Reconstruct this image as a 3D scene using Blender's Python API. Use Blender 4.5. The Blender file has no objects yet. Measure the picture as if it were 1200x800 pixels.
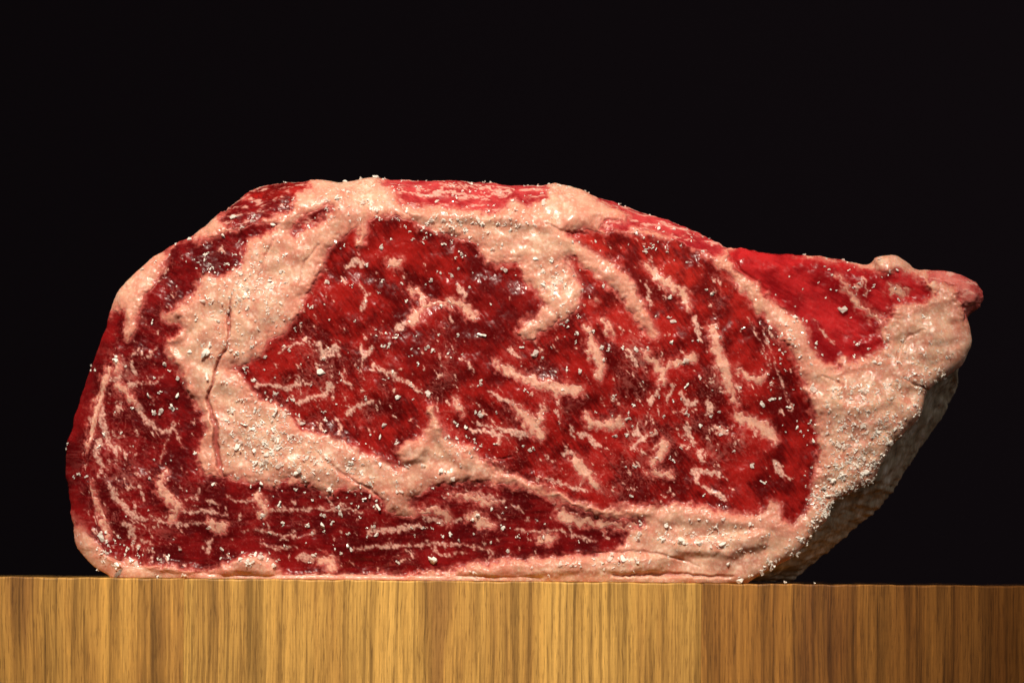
import bpy, bmesh, math, random
import numpy as np
from mathutils import Vector, Matrix

# ------------------------------------------------------------------ frame: 1 px of the 1200 x 800 photograph = 0.2 mm at the cut face
S = 0.0002
ROLL = math.atan(11.0 / 1200.0)
CR, SR = math.cos(ROLL), math.sin(ROLL)
Z0 = 281 * S * CR
C = bpy.context.scene.collection
scene = bpy.context.scene


def to_xz(px, py):
    u = (np.asarray(px, float) - 600) * S
    v = (400 - np.asarray(py, float)) * S
    return u * CR - v * SR, u * SR + v * CR + Z0


# ------------------------------------------------------------------ camera
cam_d = bpy.data.cameras.new("camera")
cam = bpy.data.objects.new("camera", cam_d)
C.objects.link(cam)
scene.camera = cam
DIST, SHIFT = 0.6667, 0.0567
right, up = Vector((CR, 0, SR)), Vector((-SR, 0, CR))
fwd = Vector((0, 1, 0))
loc = Vector((0, 0, Z0)) - fwd * DIST - up * SHIFT
rot = Matrix((right, up, -fwd)).transposed()
cam.matrix_world = Matrix.Translation(loc) @ rot.to_4x4()
cam_d.sensor_width = 36
cam_d.lens = 100
cam_d.shift_y = SHIFT / 0.24
cam_d.clip_start = 0.01
cam_d.clip_end = 20
cam_d.dof.use_dof = True
cam_d.dof.focus_distance = DIST - 0.001
cam_d.dof.aperture_fstop = 14

# ------------------------------------------------------------------ world, lamps, exposure
w = bpy.data.worlds.new("World")
scene.world = w
w.use_nodes = True
w.node_tree.nodes["Background"].inputs[0].default_value = (0.9, 0.85, 1.0, 1)
w.node_tree.nodes["Background"].inputs[1].default_value = 0.012


def lamp(name, kind, loc, target, energy, color, **kw):
    d = bpy.data.lights.new(name, kind)
    d.energy = energy
    d.color = color
    for k, v in kw.items():
        setattr(d, k, v)
    o = bpy.data.objects.new(name, d)
    o.location = loc
    o.rotation_euler = (Vector(target) - Vector(loc)).to_track_quat('-Z', 'Y').to_euler()
    C.objects.link(o)
    return o


lamp("key_lamp", 'SPOT', (-0.16, -0.80, 0.80), (-0.034, 0, 0.112), 90.0, (1.0, 0.89, 0.76),
     spot_size=math.radians(17.4), spot_blend=0.40, shadow_soft_size=0.06)
lamp("fill_lamp", 'AREA', (0.75, -0.50, 0.55), (0.08, 0.01, 0.05), 1.8, (1.0, 0.88, 0.78), shape='RECTANGLE', size=0.5, size_y=0.5)

scene.view_settings.view_transform = 'Standard'
scene.view_settings.look = 'None'
scene.view_settings.exposure = 0
scene.view_settings.gamma = 1
scene.view_settings.use_curve_mapping = False
scene.cycles.use_denoising = True
scene.cycles.max_bounces = 8
scene.cycles.transmission_bounces = 6
scene.cycles.caustics_reflective = False
scene.cycles.caustics_refractive = False

# ------------------------------------------------------------------ numeric helpers
def perlin(x, y, seed=0):
    rs = np.random.RandomState(seed)
    perm = rs.permutation(512)
    ga = rs.rand(512) * 2 * np.pi
    gx, gy = np.cos(ga).astype(np.float32), np.sin(ga).astype(np.float32)
    x = np.asarray(x, np.float32); y = np.asarray(y, np.float32)
    xi = np.floor(x).astype(np.int32); yi = np.floor(y).astype(np.int32)
    xf = x - xi; yf = y - yi
    u = xf * xf * xf * (xf * (xf * 6 - 15) + 10); v = yf * yf * yf * (yf * (yf * 6 - 15) + 10)

    def h(i, j):
        return perm[(perm[i & 511] + j) & 511]

    def g(k, dx, dy):
        return gx[k] * dx + gy[k] * dy
    a = g(h(xi, yi), xf, yf); b = g(h(xi + 1, yi), xf - 1, yf)
    c = g(h(xi, yi + 1), xf, yf - 1); d = g(h(xi + 1, yi + 1), xf - 1, yf - 1)
    return ((a + u * (b - a)) + v * ((c + u * (d - c)) - (a + u * (b - a)))) * 1.5


def fbm(x, y, seed, octaves=3, gain=0.5):
    s = 0; a = 1.0; f = 1.0
    for o in range(octaves):
        s = s + a * perlin(x * f + o * 17.3, y * f - o * 9.1, seed + o)
        a *= gain; f *= 2.03
    return s


def sstep(a, b, x):
    t = np.clip((x - a) / (b - a), 0, 1)
    return t * t * (3 - 2 * t)


def worley(x, y, seed):
    """distance to the nearest and second nearest random point of a unit cell grid, and an id of the nearest"""
    rs = np.random.RandomState(seed)
    px_, py_, idv = rs.rand(128, 128).astype(np.float32), rs.rand(128, 128).astype(np.float32), rs.rand(128, 128).astype(np.float32)
    xi = np.floor(x).astype(np.int32); yi = np.floor(y).astype(np.int32)
    f1 = np.full(x.shape, 9, np.float32); f2 = f1.copy(); cid = np.zeros(x.shape, np.float32)
    for j in (-1, 0, 1):
        for i in (-1, 0, 1):
            a, b_ = (xi + i) & 127, (yi + j) & 127
            d = np.hypot(xi + i + px_[b_, a] - x, yi + j + py_[b_, a] - y)
            n1 = d < f1
            f2 = np.where(n1, f1, np.minimum(f2, d)); cid = np.where(n1, idv[b_, a], cid); f1 = np.where(n1, d, f1)
    return f1, f2, cid


def smooth_closed(pts, n=4):
    P = np.array(pts, float); out = []
    m = len(P)
    for i in range(m):
        p0, p1, p2, p3 = P[(i - 1) % m], P[i], P[(i + 1) % m], P[(i + 2) % m]
        for k in range(n):
            t = k / n
            out.append(0.5 * ((2 * p1) + (-p0 + p2) * t + (2 * p0 - 5 * p1 + 4 * p2 - p3) * t * t + (-p0 + 3 * p1 - 3 * p2 + p3) * t ** 3))
    return np.array(out)


# fine grid, 1 px spacing, and a coarse one (2 px) for the distance fields
GX0, GX1, GY0, GY1 = -20, 1260, 110, 790
NX, NY = GX1 - GX0 + 1, GY1 - GY0 + 1
gx, gy = np.meshgrid(np.arange(NX) + GX0, np.arange(NY) + GY0)
gx = gx.astype(np.float32); gy = gy.astype(np.float32)


def poly_sdf(poly, X, Y):
    """signed distance, positive inside"""
    P = np.asarray(poly, np.float32); Q = np.roll(P, -1, 0)
    d2 = np.full(X.shape, 1e12, np.float32); ins = np.zeros(X.shape, bool)
    for (ax, ay), (bx, by) in zip(P, Q):
        ex, ey = bx - ax, by - ay
        L = ex * ex + ey * ey + 1e-9
        wx = X - ax; wy = Y - ay
        t = np.clip((wx * ex + wy * ey) / L, 0, 1)
        dx = wx - t * ex; dy = wy - t * ey
        d2 = np.minimum(d2, dx * dx + dy * dy)
        if ay != by:
            c = (ay > Y) != (by > Y)
            ins ^= c & (X < ex * (Y - ay) / (by - ay) + ax)
    d = np.sqrt(d2)
    return np.where(ins, d, -d)


def bilerp(F, fx, fy):
    fx = np.clip(fx, 0, F.shape[1] - 1.001); fy = np.clip(fy, 0, F.shape[0] - 1.001)
    i = fx.astype(np.int32); j = fy.astype(np.int32)
    u = fx - i; v = fy - j
    return (F[j, i] * (1 - u) * (1 - v) + F[j, i + 1] * u * (1 - v) + F[j + 1, i] * (1 - u) * v + F[j + 1, i + 1] * u * v).astype(np.float32)


CS = 2.0
cxs, cys = np.meshgrid(np.arange(GX0, GX1 + 1, CS), np.arange(GY0, GY1 + 1, CS))
cxs = cxs.astype(np.float32); cys = cys.astype(np.float32)


def poly_field(pts, n=3, margin=30):
    """signed distance field of a traced outline on the coarse grid, clipped at -margin outside its box"""
    poly = smooth_closed(pts, n)
    x0, y0 = poly.min(0) - margin; x1, y1 = poly.max(0) + margin
    i0 = max(int((x0 - GX0) / CS), 0); i1 = min(int((x1 - GX0) / CS) + 2, cxs.shape[1])
    j0 = max(int((y0 - GY0) / CS), 0); j1 = min(int((y1 - GY0) / CS) + 2, cxs.shape[0])
    F = np.full(cxs.shape, -margin, np.float32)
    F[j0:j1, i0:i1] = poly_sdf(poly, cxs[j0:j1, i0:i1], cys[j0:j1, i0:i1])
    return np.maximum(F, -margin)


# ------------------------------------------------------------------ outline of the cut face
OUT = [(145, 681), (127, 673), (107, 661), (91, 643), (84, 620), (79, 592), (74, 557), (75, 522), (81, 500), (90, 467), (102, 432), (116, 395),
       (121, 380), (126, 363), (141, 335), (155, 322), (177, 302), (202, 284), (222, 275), (242, 260), (265, 240), (287, 225), (305, 217),
       (332, 211), (350, 210), (405, 212), (424, 209), (450, 208), (512, 210), (565, 212), (600, 213), (642, 214), (662, 217), (692, 227),
       (725, 237), (757, 247), (790, 257), (820, 271), (842, 282), (857, 292), (867, 289.5), (900, 293), (925, 296), (945, 298), (970, 300),
       (992, 304), (1012, 308), (1025, 311), (1029, 303), (1038, 301), (1051, 301), (1062, 306), (1080, 316), (1107, 314), (1123, 318),
       (1142, 325), (1152, 336), (1155, 346), (1152, 357), (1143, 362), (1136, 371), (1138, 385), (1140, 400), (1135, 412), (1128, 425),
       (1105, 440), (1086, 456), (1079, 480), (1060, 500), (1047, 517), (1034, 540), (1024, 560), (1006, 571), (987, 580), (974, 592),
       (970, 604), (960, 618), (948, 632), (933, 646), (912, 661), (888, 674), (868, 684), (820, 686), (700, 685), (600, 684), (450, 683), (300, 682)]
outp = smooth_closed(OUT, 3)
DA_c = poly_sdf(outp, cxs, cys)
# rounding radius of the edge, varying round the outline
RC = [(80, 520, 26), (100, 430, 26), (150, 330, 24), (230, 270, 26), (330, 215, 40), (470, 210, 52), (620, 214, 50), (720, 235, 44), (800, 262, 38),
      (860, 292, 26), (960, 300, 26), (1050, 305, 22), (1145, 340, 20), (1138, 400, 12), (1080, 480, 9), (1030, 550, 8), (970, 600, 8),
      (930, 650, 9), (870, 682, 9), (700, 682, 9), (500, 680, 9), (300, 680, 9), (130, 675, 18), (85, 620, 28)]
num = np.zeros(cxs.shape, np.float32); den = np.zeros(cxs.shape, np.float32)
for (x, y, r) in RC:
    wgt = 1.0 / (((cxs - x) ** 2 + (cys - y) ** 2) + 200.0) ** 1.6
    num += wgt * r; den += wgt
R_c = num / den

fxg = (gx - GX0) / CS; fyg = (gy - GY0) / CS
DA = bilerp(DA_c, fxg, fyg)
R = bilerp(R_c, fxg, fyg)
ny_, nx_ = np.gradient(DA_c, CS)
nX = bilerp(nx_, fxg, fyg); nY = bilerp(ny_, fxg, fyg)
nl = np.sqrt(nX ** 2 + nY ** 2) + 1e-6
nX /= nl; nY /= nl                                   # inward direction in the photo plane
Dp = DA + (math.pi / 2 - 1) * R
th = np.clip(Dp / R, 0, math.pi / 2)
BACK = 3.2
over = np.maximum(-Dp, 0)
inset = np.where(DA < R, R * (1 - np.cos(th)), DA)
drop = np.where(DA < R, R * (1 - np.sin(th)), 0) + BACK * over
mv = inset - DA
PX = gx + nX * mv * (DA < R); PY = gy + nY * mv * (DA < R)      # place in the photo plane
side = np.cos(th) * (DA < R)                                     # 0 on the face, 1 on the side
face = np.sqrt(np.maximum(1 - side ** 2, 0))
keep = Dp > -52

# lookups into the traced masks happen at the place in the photo, warped so that borders are ragged
qx, qy = PX, PY + 0.0
warp1x = 3.2 * fbm(gx / 17, gy / 17, 11, 3, .6); warp1y = 3.2 * fbm(gx / 17, gy / 17, 31, 3, .6)
rag1 = fbm(gx / 9, gy / 9, 71, 3, .65); rag2 = fbm(gx / 9, gy / 9, 91, 3, .65); rag3 = 1.5 * fbm(gx / 4.5, gy / 4.5, 95, 2, .6)
WX, WY = qx + warp1x + 1.8 * rag1, qy + warp1y + 1.8 * rag2
# on the sides, behind the outline, let the borders wander with depth
WX = WX + over * 0.8 * perlin(gx / 60, gy / 60, 5); WY = WY + over * 0.5 * perlin(gx / 50, gy / 50, 6)


def field(pts, n=3):
    return bilerp(poly_field(pts, n), (WX - GX0) / CS, (WY - GY0) / CS)


# ------------------------------------------------------------------ traced outlines of the lean muscles
EYE = [(430, 258), (440, 252), (460, 252), (480, 257), (490, 265), (517, 272), (540, 277), (560, 287), (566, 301), (587, 310), (607, 307),
       (611, 320), (617, 332), (630, 343), (637, 356), (630, 368), (611, 376), (606, 390), (622, 398), (637, 388), (652, 378), (664, 373),
       (674, 364), (682, 352), (682, 336), (673, 320), (663, 303), (672, 301), (687, 313), (706, 331), (722, 342), (736, 361), (749, 380),
       (762, 395), (775, 394), (769, 382), (759, 363), (750, 344), (740, 326), (727, 311), (710, 301), (686, 286), (664, 272),
       (682, 268), (700, 271), (725, 271), (750, 274), (785, 277), (802, 282), (820, 295), (838, 306), (854, 320), (867, 336), (879, 350),
       (886, 362), (897, 372), (911, 387), (919, 400), (927, 411), (935, 427), (941, 446), (950, 470), (955, 486), (958, 505), (959, 530),
       (957, 550), (952, 572), (951, 590), (941, 603), (930, 612), (921, 610), (916, 600), (918, 587), (905, 586), (900, 593), (887, 601),
       (862, 599), (830, 594), (805, 589), (775, 590), (750, 591), (712, 594), (690, 590), (670, 583), (650, 574), (630, 566), (607, 556),
       (585, 546), (565, 534), (549, 522), (530, 514), (518, 504), (513, 489), (506, 470), (501, 485), (500, 500), (492, 511), (475, 515), (463, 528),
       (474, 545), (455, 542), (440, 535), (425, 530), (412, 520), (395, 512), (375, 507), (362, 502), (350, 497), (340, 487), (334, 475),
       (318, 470), (300, 463), (290, 452), (281, 441), (273, 429), (289, 425), (300, 417), (307, 410), (320, 395), (335, 384), (344, 372),
       (351, 362), (358, 348), (366, 332), (375, 316), (382, 296), (392, 283), (407, 272), (417, 264), (419, 274), (418, 285), (425, 286), (429, 274)]
CAP = [(196, 287), (210, 278), (230, 277), (250, 272), (268, 268), (300, 257), (322, 262), (310, 272), (290, 279), (284, 296), (275, 311), (257, 322), (240, 317),
       (230, 324), (229, 335), (215, 350), (204, 357), (188, 367), (193, 376), (205, 376), (207, 386), (199, 397), (191, 407), (200, 422), (211, 442), (220, 463),
       (226, 476), (235, 488), (237, 505), (232, 520), (229, 538), (237, 552), (248, 558), (262, 558), (275, 562), (300, 566), (318, 568),
       (337, 563), (352, 567), (368, 570), (380, 579), (390, 577), (399, 570), (417, 573), (435, 578), (449, 588), (451, 598), (463, 602),
       (480, 604), (487, 595), (478, 589), (481, 582), (495, 578), (505, 568), (525, 566), (550, 564), (575, 566), (595, 567), (615, 573),
       (637, 581), (660, 589), (685, 598), (710, 605), (740, 608), (755, 611), (750, 617), (735, 621), (733, 632), (724, 642), (700, 647),
       (662, 651), (625, 653), (587, 656), (550, 660), (520, 667), (495, 671), (465, 674), (435, 671), (410, 674), (375, 672), (340, 675),
       (325, 668), (320, 656), (300, 650), (275, 655), (257, 660), (245, 669), (220, 666), (195, 663), (170, 661), (152, 656), (138, 655),
       (120, 650), (104, 638), (88, 618), (74, 598), (60, 570), (60, 540), (62, 510), (74, 480), (84, 455), (94, 425), (104, 398), (114, 378), (127, 362),
       (140, 361), (142, 376), (140, 392), (147, 397), (154, 388), (158, 373), (162, 358), (168, 342), (178, 322), (187, 304)]
FLAP = [(853, 302), (860, 291), (870, 287), (900, 288), (930, 292), (950, 301), (980, 304), (1012, 311), (1027, 317), (1050, 318), (1065, 317), (1078, 323), (1090, 332),
        (1096, 343), (1082, 353), (1060, 353), (1048, 358), (1050, 367), (1040, 376), (1032, 387), (1037, 402), (1031, 410), (1018, 415),
        (1005, 421), (990, 418), (982, 427), (963, 420), (953, 405), (951, 396), (945, 378), (932, 367), (920, 359), (901, 343), (882, 326), (863, 312)]
TOPLEFT = [(262, 240), (280, 226), (305, 213), (340, 206), (362, 209), (358, 216), (346, 225), (338, 244), (320, 251), (300, 256), (280, 262), (262, 262), (255, 254)]
POCKET = [(340, 266), (350, 255), (366, 245), (381, 237), (388, 243), (376, 256), (352, 266), (343, 275)]
TOPMID = [(448, 208), (480, 203), (512, 202), (600, 203), (638, 208), (640, 222), (636, 233), (622, 238), (600, 233), (588, 243), (575, 247), (550, 244), (525, 239), (500, 238), (472, 236), (464, 228), (459, 218)]
TOPRIGHT = [(690, 222), (735, 233), (775, 245), (825, 268), (850, 283), (851, 294), (832, 297), (800, 286), (778, 272), (752, 266), (722, 271), (702, 266), (716, 258), (738, 256), (722, 245), (700, 234)]
KNOB = [(1090, 322), (1112, 308), (1145, 318), (1158, 345), (1147, 365), (1136, 373), (1128, 352), (1122, 335), (1108, 327)]
MUSC = [("eye_muscle", EYE), ("cap_muscle", CAP), ("flap_muscle", FLAP), ("muscle_strip", TOPLEFT), ("muscle_strip", POCKET),
        ("muscle_strip", TOPMID), ("muscle_strip", TOPRIGHT), ("muscle_knob", KNOB)]
G = [field(p) + 0.7 * rag3 for _, p in MUSC]

# ------------------------------------------------------------------ marbling strokes (x, y, radius)
BIG = [  # built as raised streaks of fat
 ('e', [(664, 284, 6), (690, 299, 8), (714, 319, 9), (736, 346, 9), (752, 371, 8), (767, 393, 4)]),
 ('e', [(655, 300, 13), (668, 328, 13), (660, 356, 13), (638, 376, 12), (615, 386, 9)]),
 ('e', [(757, 308, 4), (770, 321, 6), (787, 333, 7), (802, 343, 8), (808, 360, 3)]),
 ('e', [(580, 423, 2.5), (592, 432, 5.5), (605, 438, 6.5), (620, 444, 7), (640, 451, 7.5), (660, 456, 8.5), (678, 457, 8.5)]),
 ('e', [(688, 383, 4), (693, 398, 7), (699, 416, 8.5), (704, 432, 7), (701, 445, 2)]),
 ('e', [(708, 376, 5), (714, 385, 6), (719, 394, 2)]),
 ('e', [(756, 415, 4), (768, 424, 7), (776, 433, 8), (778, 447, 4)]),
 ('e', [(780, 432, 5), (788, 424, 4), (800, 424, 6), (812, 418, 7)]),
 ('e', [(836, 382, 6), (840, 397, 7), (842, 414, 7), (849, 428, 11), (853, 440, 7), (858, 457, 5), (864, 473, 3)]),
 ('e', [(866, 431, 4), (877, 440, 5), (888, 446, 5), (898, 437, 3.5)]),
 ('e', [(862, 483, 4), (873, 490, 7), (885, 494, 7), (897, 500, 9), (906, 508, 8), (911, 516, 4)]),
 ('e', [(603, 474, 4), (612, 484, 7), (626, 500, 11), (634, 508, 8)]),
 ('e', [(627, 500, 8), (634, 484, 5), (637, 477, 3)]),
 ('e', [(687, 486, 4), (694, 496, 7), (708, 497, 6), (722, 497, 8), (731, 492, 3)]),
 ('e', [(672, 536, 6), (680, 546, 9), (689, 558, 8), (700, 571, 5)]),
 ('e', [(779, 522, 9), (772, 534, 7), (764, 543, 4)]),
 ('e', [(762, 553, 3), (775, 554, 5), (789, 556, 4)]),
 ('e', [(482, 337, 4), (491, 342, 5), (497, 356, 4), (510, 354, 4), (525, 352, 5), (541, 355, 6), (554, 368, 7)]),
 ('e', [(496, 357, 3), (489, 365, 7), (484, 373, 10)]),
 ('e', [(455, 306, 5), (462, 307, 8), (468, 304, 5)]),
 ('e', [(697, 350, 2), (700, 352, 2)]),
 ('e', [(532, 468, 4), (538, 477, 6), (541, 483, 3)]),
 ('c', [(192, 550, 3), (184, 562, 5), (184, 573, 6), (196, 583, 7), (205, 592, 6), (198, 608, 4)]),
 ('c', [(245, 612, 7), (255, 618, 9), (262, 614, 5)]),
 ('c', [(376, 657, 8), (384, 658, 10), (388, 664, 7)]),
 ('c', [(530, 580, 3), (548, 581, 5), (562, 585, 6), (582, 589, 3)]),
 ('c', [(490, 598, 4), (510, 596, 5), (522, 603, 8), (524, 612, 4)]),
 ('c', [(554, 604, 9), (566, 611, 8), (576, 615, 3)]),
 ('c', [(657, 601, 8), (668, 607, 8), (684, 611, 6), (705, 613, 6), (730, 616, 5), (745, 615, 3)]),
 ('c', [(632, 631, 6), (640, 630, 8), (650, 631, 5)]),
 ('c', [(122, 432, 5), (114, 448, 6), (108, 467, 7), (102, 490, 7), (97, 512, 6), (94, 525, 3)]),
 ('c', [(101, 566, 2.5), (108, 588, 4), (116, 608, 5), (121, 626, 4)]),
 ('c', [(132, 420, 6), (134, 432, 4)]),
 ('c', [(136, 450, 5), (146, 460, 6), (153, 470, 5)]),
 ('c', [(300, 582, 7), (308, 590, 5), (307, 600, 7)]),
 ('f', [(985, 320, 2.5), (993, 333, 3.5), (1002, 346, 4), (1015, 360, 4), (1030, 370, 4), (1042, 380, 3)]),
 ('f', [(1044, 337, 5), (1053, 338, 8), (1062, 341, 5)]),
]
FINE = [  # thin veins, pigment only
 ('c', [(150, 463, 4), (160, 478, 4), (168, 492, 4), (180, 502, 3), (194, 505, 4), (201, 495, 2.5)]),
 ('c', [(148, 449, 3), (165, 448, 2), (180, 446, 2), (188, 437, 1.5)]),
 ('c', [(134, 445, 3), (138, 425, 3)]),
 ('c', [(112, 472, 5), (117, 500, 5), (125, 520, 4), (133, 536, 3)]),
 ('c', [(112, 515, 4), (107, 532, 4), (115, 543, 3), (123, 548, 3)]),
 ('c', [(122, 565, 3.5), (132, 583, 4), (145, 596, 4), (158, 606, 4), (170, 609, 2)]),
 ('c', [(142, 612, 5), (150, 618, 5), (152, 630, 3)]),
 ('c', [(172, 602, 2.5), (184, 610, 3), (197, 611, 3), (215, 614, 2.5), (240, 611, 2.5)]),
 ('c', [(205, 594, 3), (222, 599, 2.5), (245, 598, 3), (262, 603, 2)]),
 ('c', [(152, 414, 2), (160, 404, 1.5)]), ('c', [(171, 416, 2.2), (180, 405, 1.5)]),
 ('c', [(202, 500, 2), (208, 515, 1.5), (214, 525, 1)]),
 ('c', [(183, 540, 1.5), (188, 526, 1.5), (193, 512, 1.5)]),
 ('c', [(262, 580, 1.5), (280, 588, 2), (300, 585, 3)]), ('c', [(232, 570, 1.5), (228, 582, 2), (215, 585, 1.5)]),
 ('c', [(312, 597, 2.5), (340, 596, 2), (370, 595, 2.2), (407, 596, 2.5), (425, 600, 1.5)]),
 ('c', [(295, 618, 2), (325, 627, 2.4), (350, 629, 2), (368, 622, 1.5)]),
 ('c', [(305, 637, 2), (320, 642, 2), (345, 640, 1.5)]),
 ('c', [(432, 622, 4), (450, 620, 3.5), (462, 621, 4), (478, 617, 4), (493, 616, 3)]),
 ('c', [(415, 642, 2), (450, 639, 3), (480, 639, 2.5), (505, 637, 2), (540, 638, 2), (566, 642, 2)]),
 ('c', [(507, 638, 2.5), (511, 648, 2), (525, 650, 1.5), (545, 646, 1.5)]),
 ('c', [(566, 642, 2), (578, 648, 2), (572, 655, 1.5)]),
 ('c', [(550, 576, 3), (575, 582, 4), (590, 588, 3)]), ('c', [(600, 590, 2), (612, 598, 1.5)]),
 ('c', [(662, 606, 3), (668, 616, 2.5), (672, 626, 2), (690, 632, 2), (700, 634, 1)]),
 ('c', [(604, 620, 2), (630, 623, 2.4), (655, 620, 2.5), (667, 626, 2)]),
 ('c', [(500, 606, 3), (520, 613, 3), (545, 606, 2)]),
 ('c', [(242, 645, 4), (243, 634, 4)]), ('c', [(352, 652, 6), (362, 654, 6)]),
 ('c', [(160, 632, 2.5), (175, 636, 1.5)]), ('c', [(240, 585, 3), (255, 590, 2)]),
 ('e', [(300, 450, 3), (318, 450, 3), (333, 453, 3.5), (352, 449, 3)]), ('e', [(352, 449, 2.5), (346, 438, 2)]),
 ('e', [(325, 413, 2), (336, 404, 2), (352, 400, 2.5)]),
 ('e', [(372, 402, 4), (378, 412, 4), (392, 405, 4), (396, 415, 3)]), ('e', [(376, 418, 4), (388, 414, 3)]),
 ('e', [(423, 404, 2), (425, 418, 4), (434, 408, 4)]), ('e', [(401, 432, 2), (403, 446, 2), (412, 452, 2)]),
 ('e', [(440, 430, 3), (452, 436, 3.5), (465, 442, 3), (480, 449, 2.5), (492, 458, 3)]),
 ('e', [(424, 405, 1.5), (424, 420, 1.5), (421, 440, 1.5)]),
 ('e', [(350, 470, 4), (362, 465, 3), (380, 462, 4), (388, 452, 3)]),
 ('e', [(405, 482, 4), (420, 474, 4), (437, 468, 2)]), ('e', [(393, 490, 2), (400, 500, 2), (396, 506, 2)]),
 ('e', [(466, 383, 5), (478, 376, 4)]), ('e', [(541, 355, 3), (545, 345, 4), (537, 335, 3)]),
 ('e', [(404, 312, 3), (418, 303, 4), (425, 309, 4)]), ('e', [(540, 419, 2), (550, 425, 2.5), (554, 436, 2)]),
 ('e', [(575, 459, 3), (588, 466, 4), (603, 474, 4)]), ('e', [(552, 504, 3), (572, 504, 3), (587, 509, 4), (583, 518, 3)]),
 ('e', [(560, 495, 2), (585, 502, 3), (615, 509, 5)]), ('e', [(682, 508, 4), (694, 515, 4), (703, 522, 4)]),
 ('e', [(670, 500, 2.5), (672, 512, 3)]), ('e', [(660, 530, 3), (672, 530, 4)]),
 ('e', [(735, 362, 1.5), (732, 352, 2)]), ('e', [(815, 372, 4), (818, 385, 4), (823, 400, 2)]), ('e', [(758, 330, 2), (762, 346, 2.5), (764, 356, 2)]),
 ('e', [(788, 452, 3), (782, 470, 3)]), ('e', [(800, 460, 3), (808, 474, 4), (815, 470, 4)]), ('e', [(820, 530, 4), (826, 540, 2)]),
 ('e', [(815, 549, 5), (819, 564, 4)]), ('e', [(818, 550, 4), (842, 555, 4)]), ('e', [(826, 570, 3), (842, 578, 5), (852, 585, 3)]),
 ('e', [(910, 540, 4), (915, 550, 5), (926, 560, 3)]), ('e', [(762, 470, 4), (770, 460, 3), (774, 450, 2)]),
 ('e', [(840, 500, 5), (852, 505, 5)]), ('e', [(830, 470, 3), (836, 480, 4)]), ('e', [(600, 410, 4), (607, 416, 5)]),
 ('e', [(420, 330, 2), (428, 345, 2), (424, 360, 3)]), ('e', [(640, 560, 2), (670, 570, 3), (690, 575, 2)]),
 ('e', [(806, 500, 3), (815, 520, 3)]), ('e', [(770, 505, 3), (750, 515, 3), (742, 525, 2)]),
 ('e', [(895, 384, 1.2), (915, 440, 1.5), (930, 480, 1.2)]), ('e', [(880, 372, 1.2), (905, 430, 1.2)]),
 ('f', [(955, 372, 1), (968, 390, 1.5), (980, 400, 1)]), ('f', [(1005, 338, 1.5), (1015, 325, 2), (1018, 345, 1.5)]),
 ('t', [(470, 222, 2), (500, 226, 2.5), (520, 220, 3), (560, 226, 2), (590, 224, 2)]), ('t', [(515, 214, 2), (560, 216, 2), (600, 222, 2.5)]),
]


def stroke(pts, X, Y):
    P = np.array(pts, np.float32)
    best = np.full(X.shape, -40, np.float32)
    for (ax, ay, ar), (bx, by, br) in zip(P[:-1], P[1:]):
        ex, ey = bx - ax, by - ay
        t = np.clip(((X - ax) * ex + (Y - ay) * ey) / (ex * ex + ey * ey + 1e-6), 0, 1)
        d = np.hypot(X - ax - t * ex, Y - ay - t * ey)
        best = np.maximum(best, ar + t * (br - ar) - d)
    return best


fibe0 = fbm((gx * .58 + gy * .81) / 15, (-gx * .81 + gy * .58) / 3.2, 97, 2, .6)


def stroke_field(pts, scale=1.0, wob=4.2):
    P = np.array(pts)
    m = 14
    x0, y0 = P[:, 0].min() - 30, P[:, 1].min() - 30; x1, y1 = P[:, 0].max() + 30, P[:, 1].max() + 30
    i0 = int(max(x0 - GX0, 0)); i1 = int(min(x1 - GX0, NX)); j0 = int(max(y0 - GY0, 0)); j1 = int(min(y1 - GY0, NY))
    sl = (slice(j0, j1), slice(i0, i1))
    X = qx[sl] + wob * rag1[sl]; Y = qy[sl] + wob * rag2[sl]
    F = stroke([(a, b, r * scale) for a, b, r in pts], X, Y) + (0.7 * rag3 + 1.4 * fibe0)[sl]
    return sl, F



big_g = np.full(gx.shape, -40, np.float32)
bigs = []
for kind, pts in BIG:
    sl, F = stroke_field(pts, .78)
    bigs.append((kind, sl, F))
    big_g[sl] = np.maximum(big_g[sl], F)
fine_g = np.full(gx.shape, -40, np.float32)
for kind, pts in FINE:
    sl, F = stroke_field(pts, 0.9, 2.6)
    fine_g[sl] = np.maximum(fine_g[sl], F)

lean_all = np.maximum.reduce(G)                       # > 0: some muscle, < 0: fat
Fm = sstep(3.5, -3.5, lean_all)                       # 1 on fat
Bm = sstep(-2.0, 2.5, big_g) * (1 - Fm)

# ------------------------------------------------------------------ procedural marbling, direction and density by region
def rotc(a):
    c, s = math.cos(a), math.sin(a)
    return PX * c + PY * s, -PX * s + PY * c


def blob(x, y, rx, ry):
    return np.exp(-(((PX - x) / rx) ** 2 + ((PY - y) / ry) ** 2))


iseye = G[0] > -2; iscap = G[1] > -2
dens_e = 0.08 + 0.85 * blob(385, 455, 90, 50) + 0.75 * blob(800, 480, 90, 70) + 0.6 * blob(700, 560, 110, 35) + 0.35 * blob(590, 490, 90, 50) \
    + 0.25 * blob(760, 350, 60, 50) + 0.25 * blob(430, 340, 50, 60) + 0.2 * blob(640, 430, 90, 70)
dens_e = dens_e - 0.25 * blob(600, 345, 60, 40) - 0.3 * blob(930, 500, 40, 110) - 0.2 * blob(480, 285, 60, 30)
dens_c = 0.30 + 0.7 * blob(130, 480, 60, 90) + 0.35 * blob(140, 590, 60, 60) + 0.25 * blob(450, 620, 320, 40) - 0.3 * blob(230, 310, 60, 50) - .25 * blob(200, 470, 40, 60)
dens = np.where(iseye, dens_e, np.where(iscap, dens_c - .06, 0.05))
xa, ya = rotc(0.95); xb, yb = rotc(0.0); xc, yc = rotc(0.55)
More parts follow.
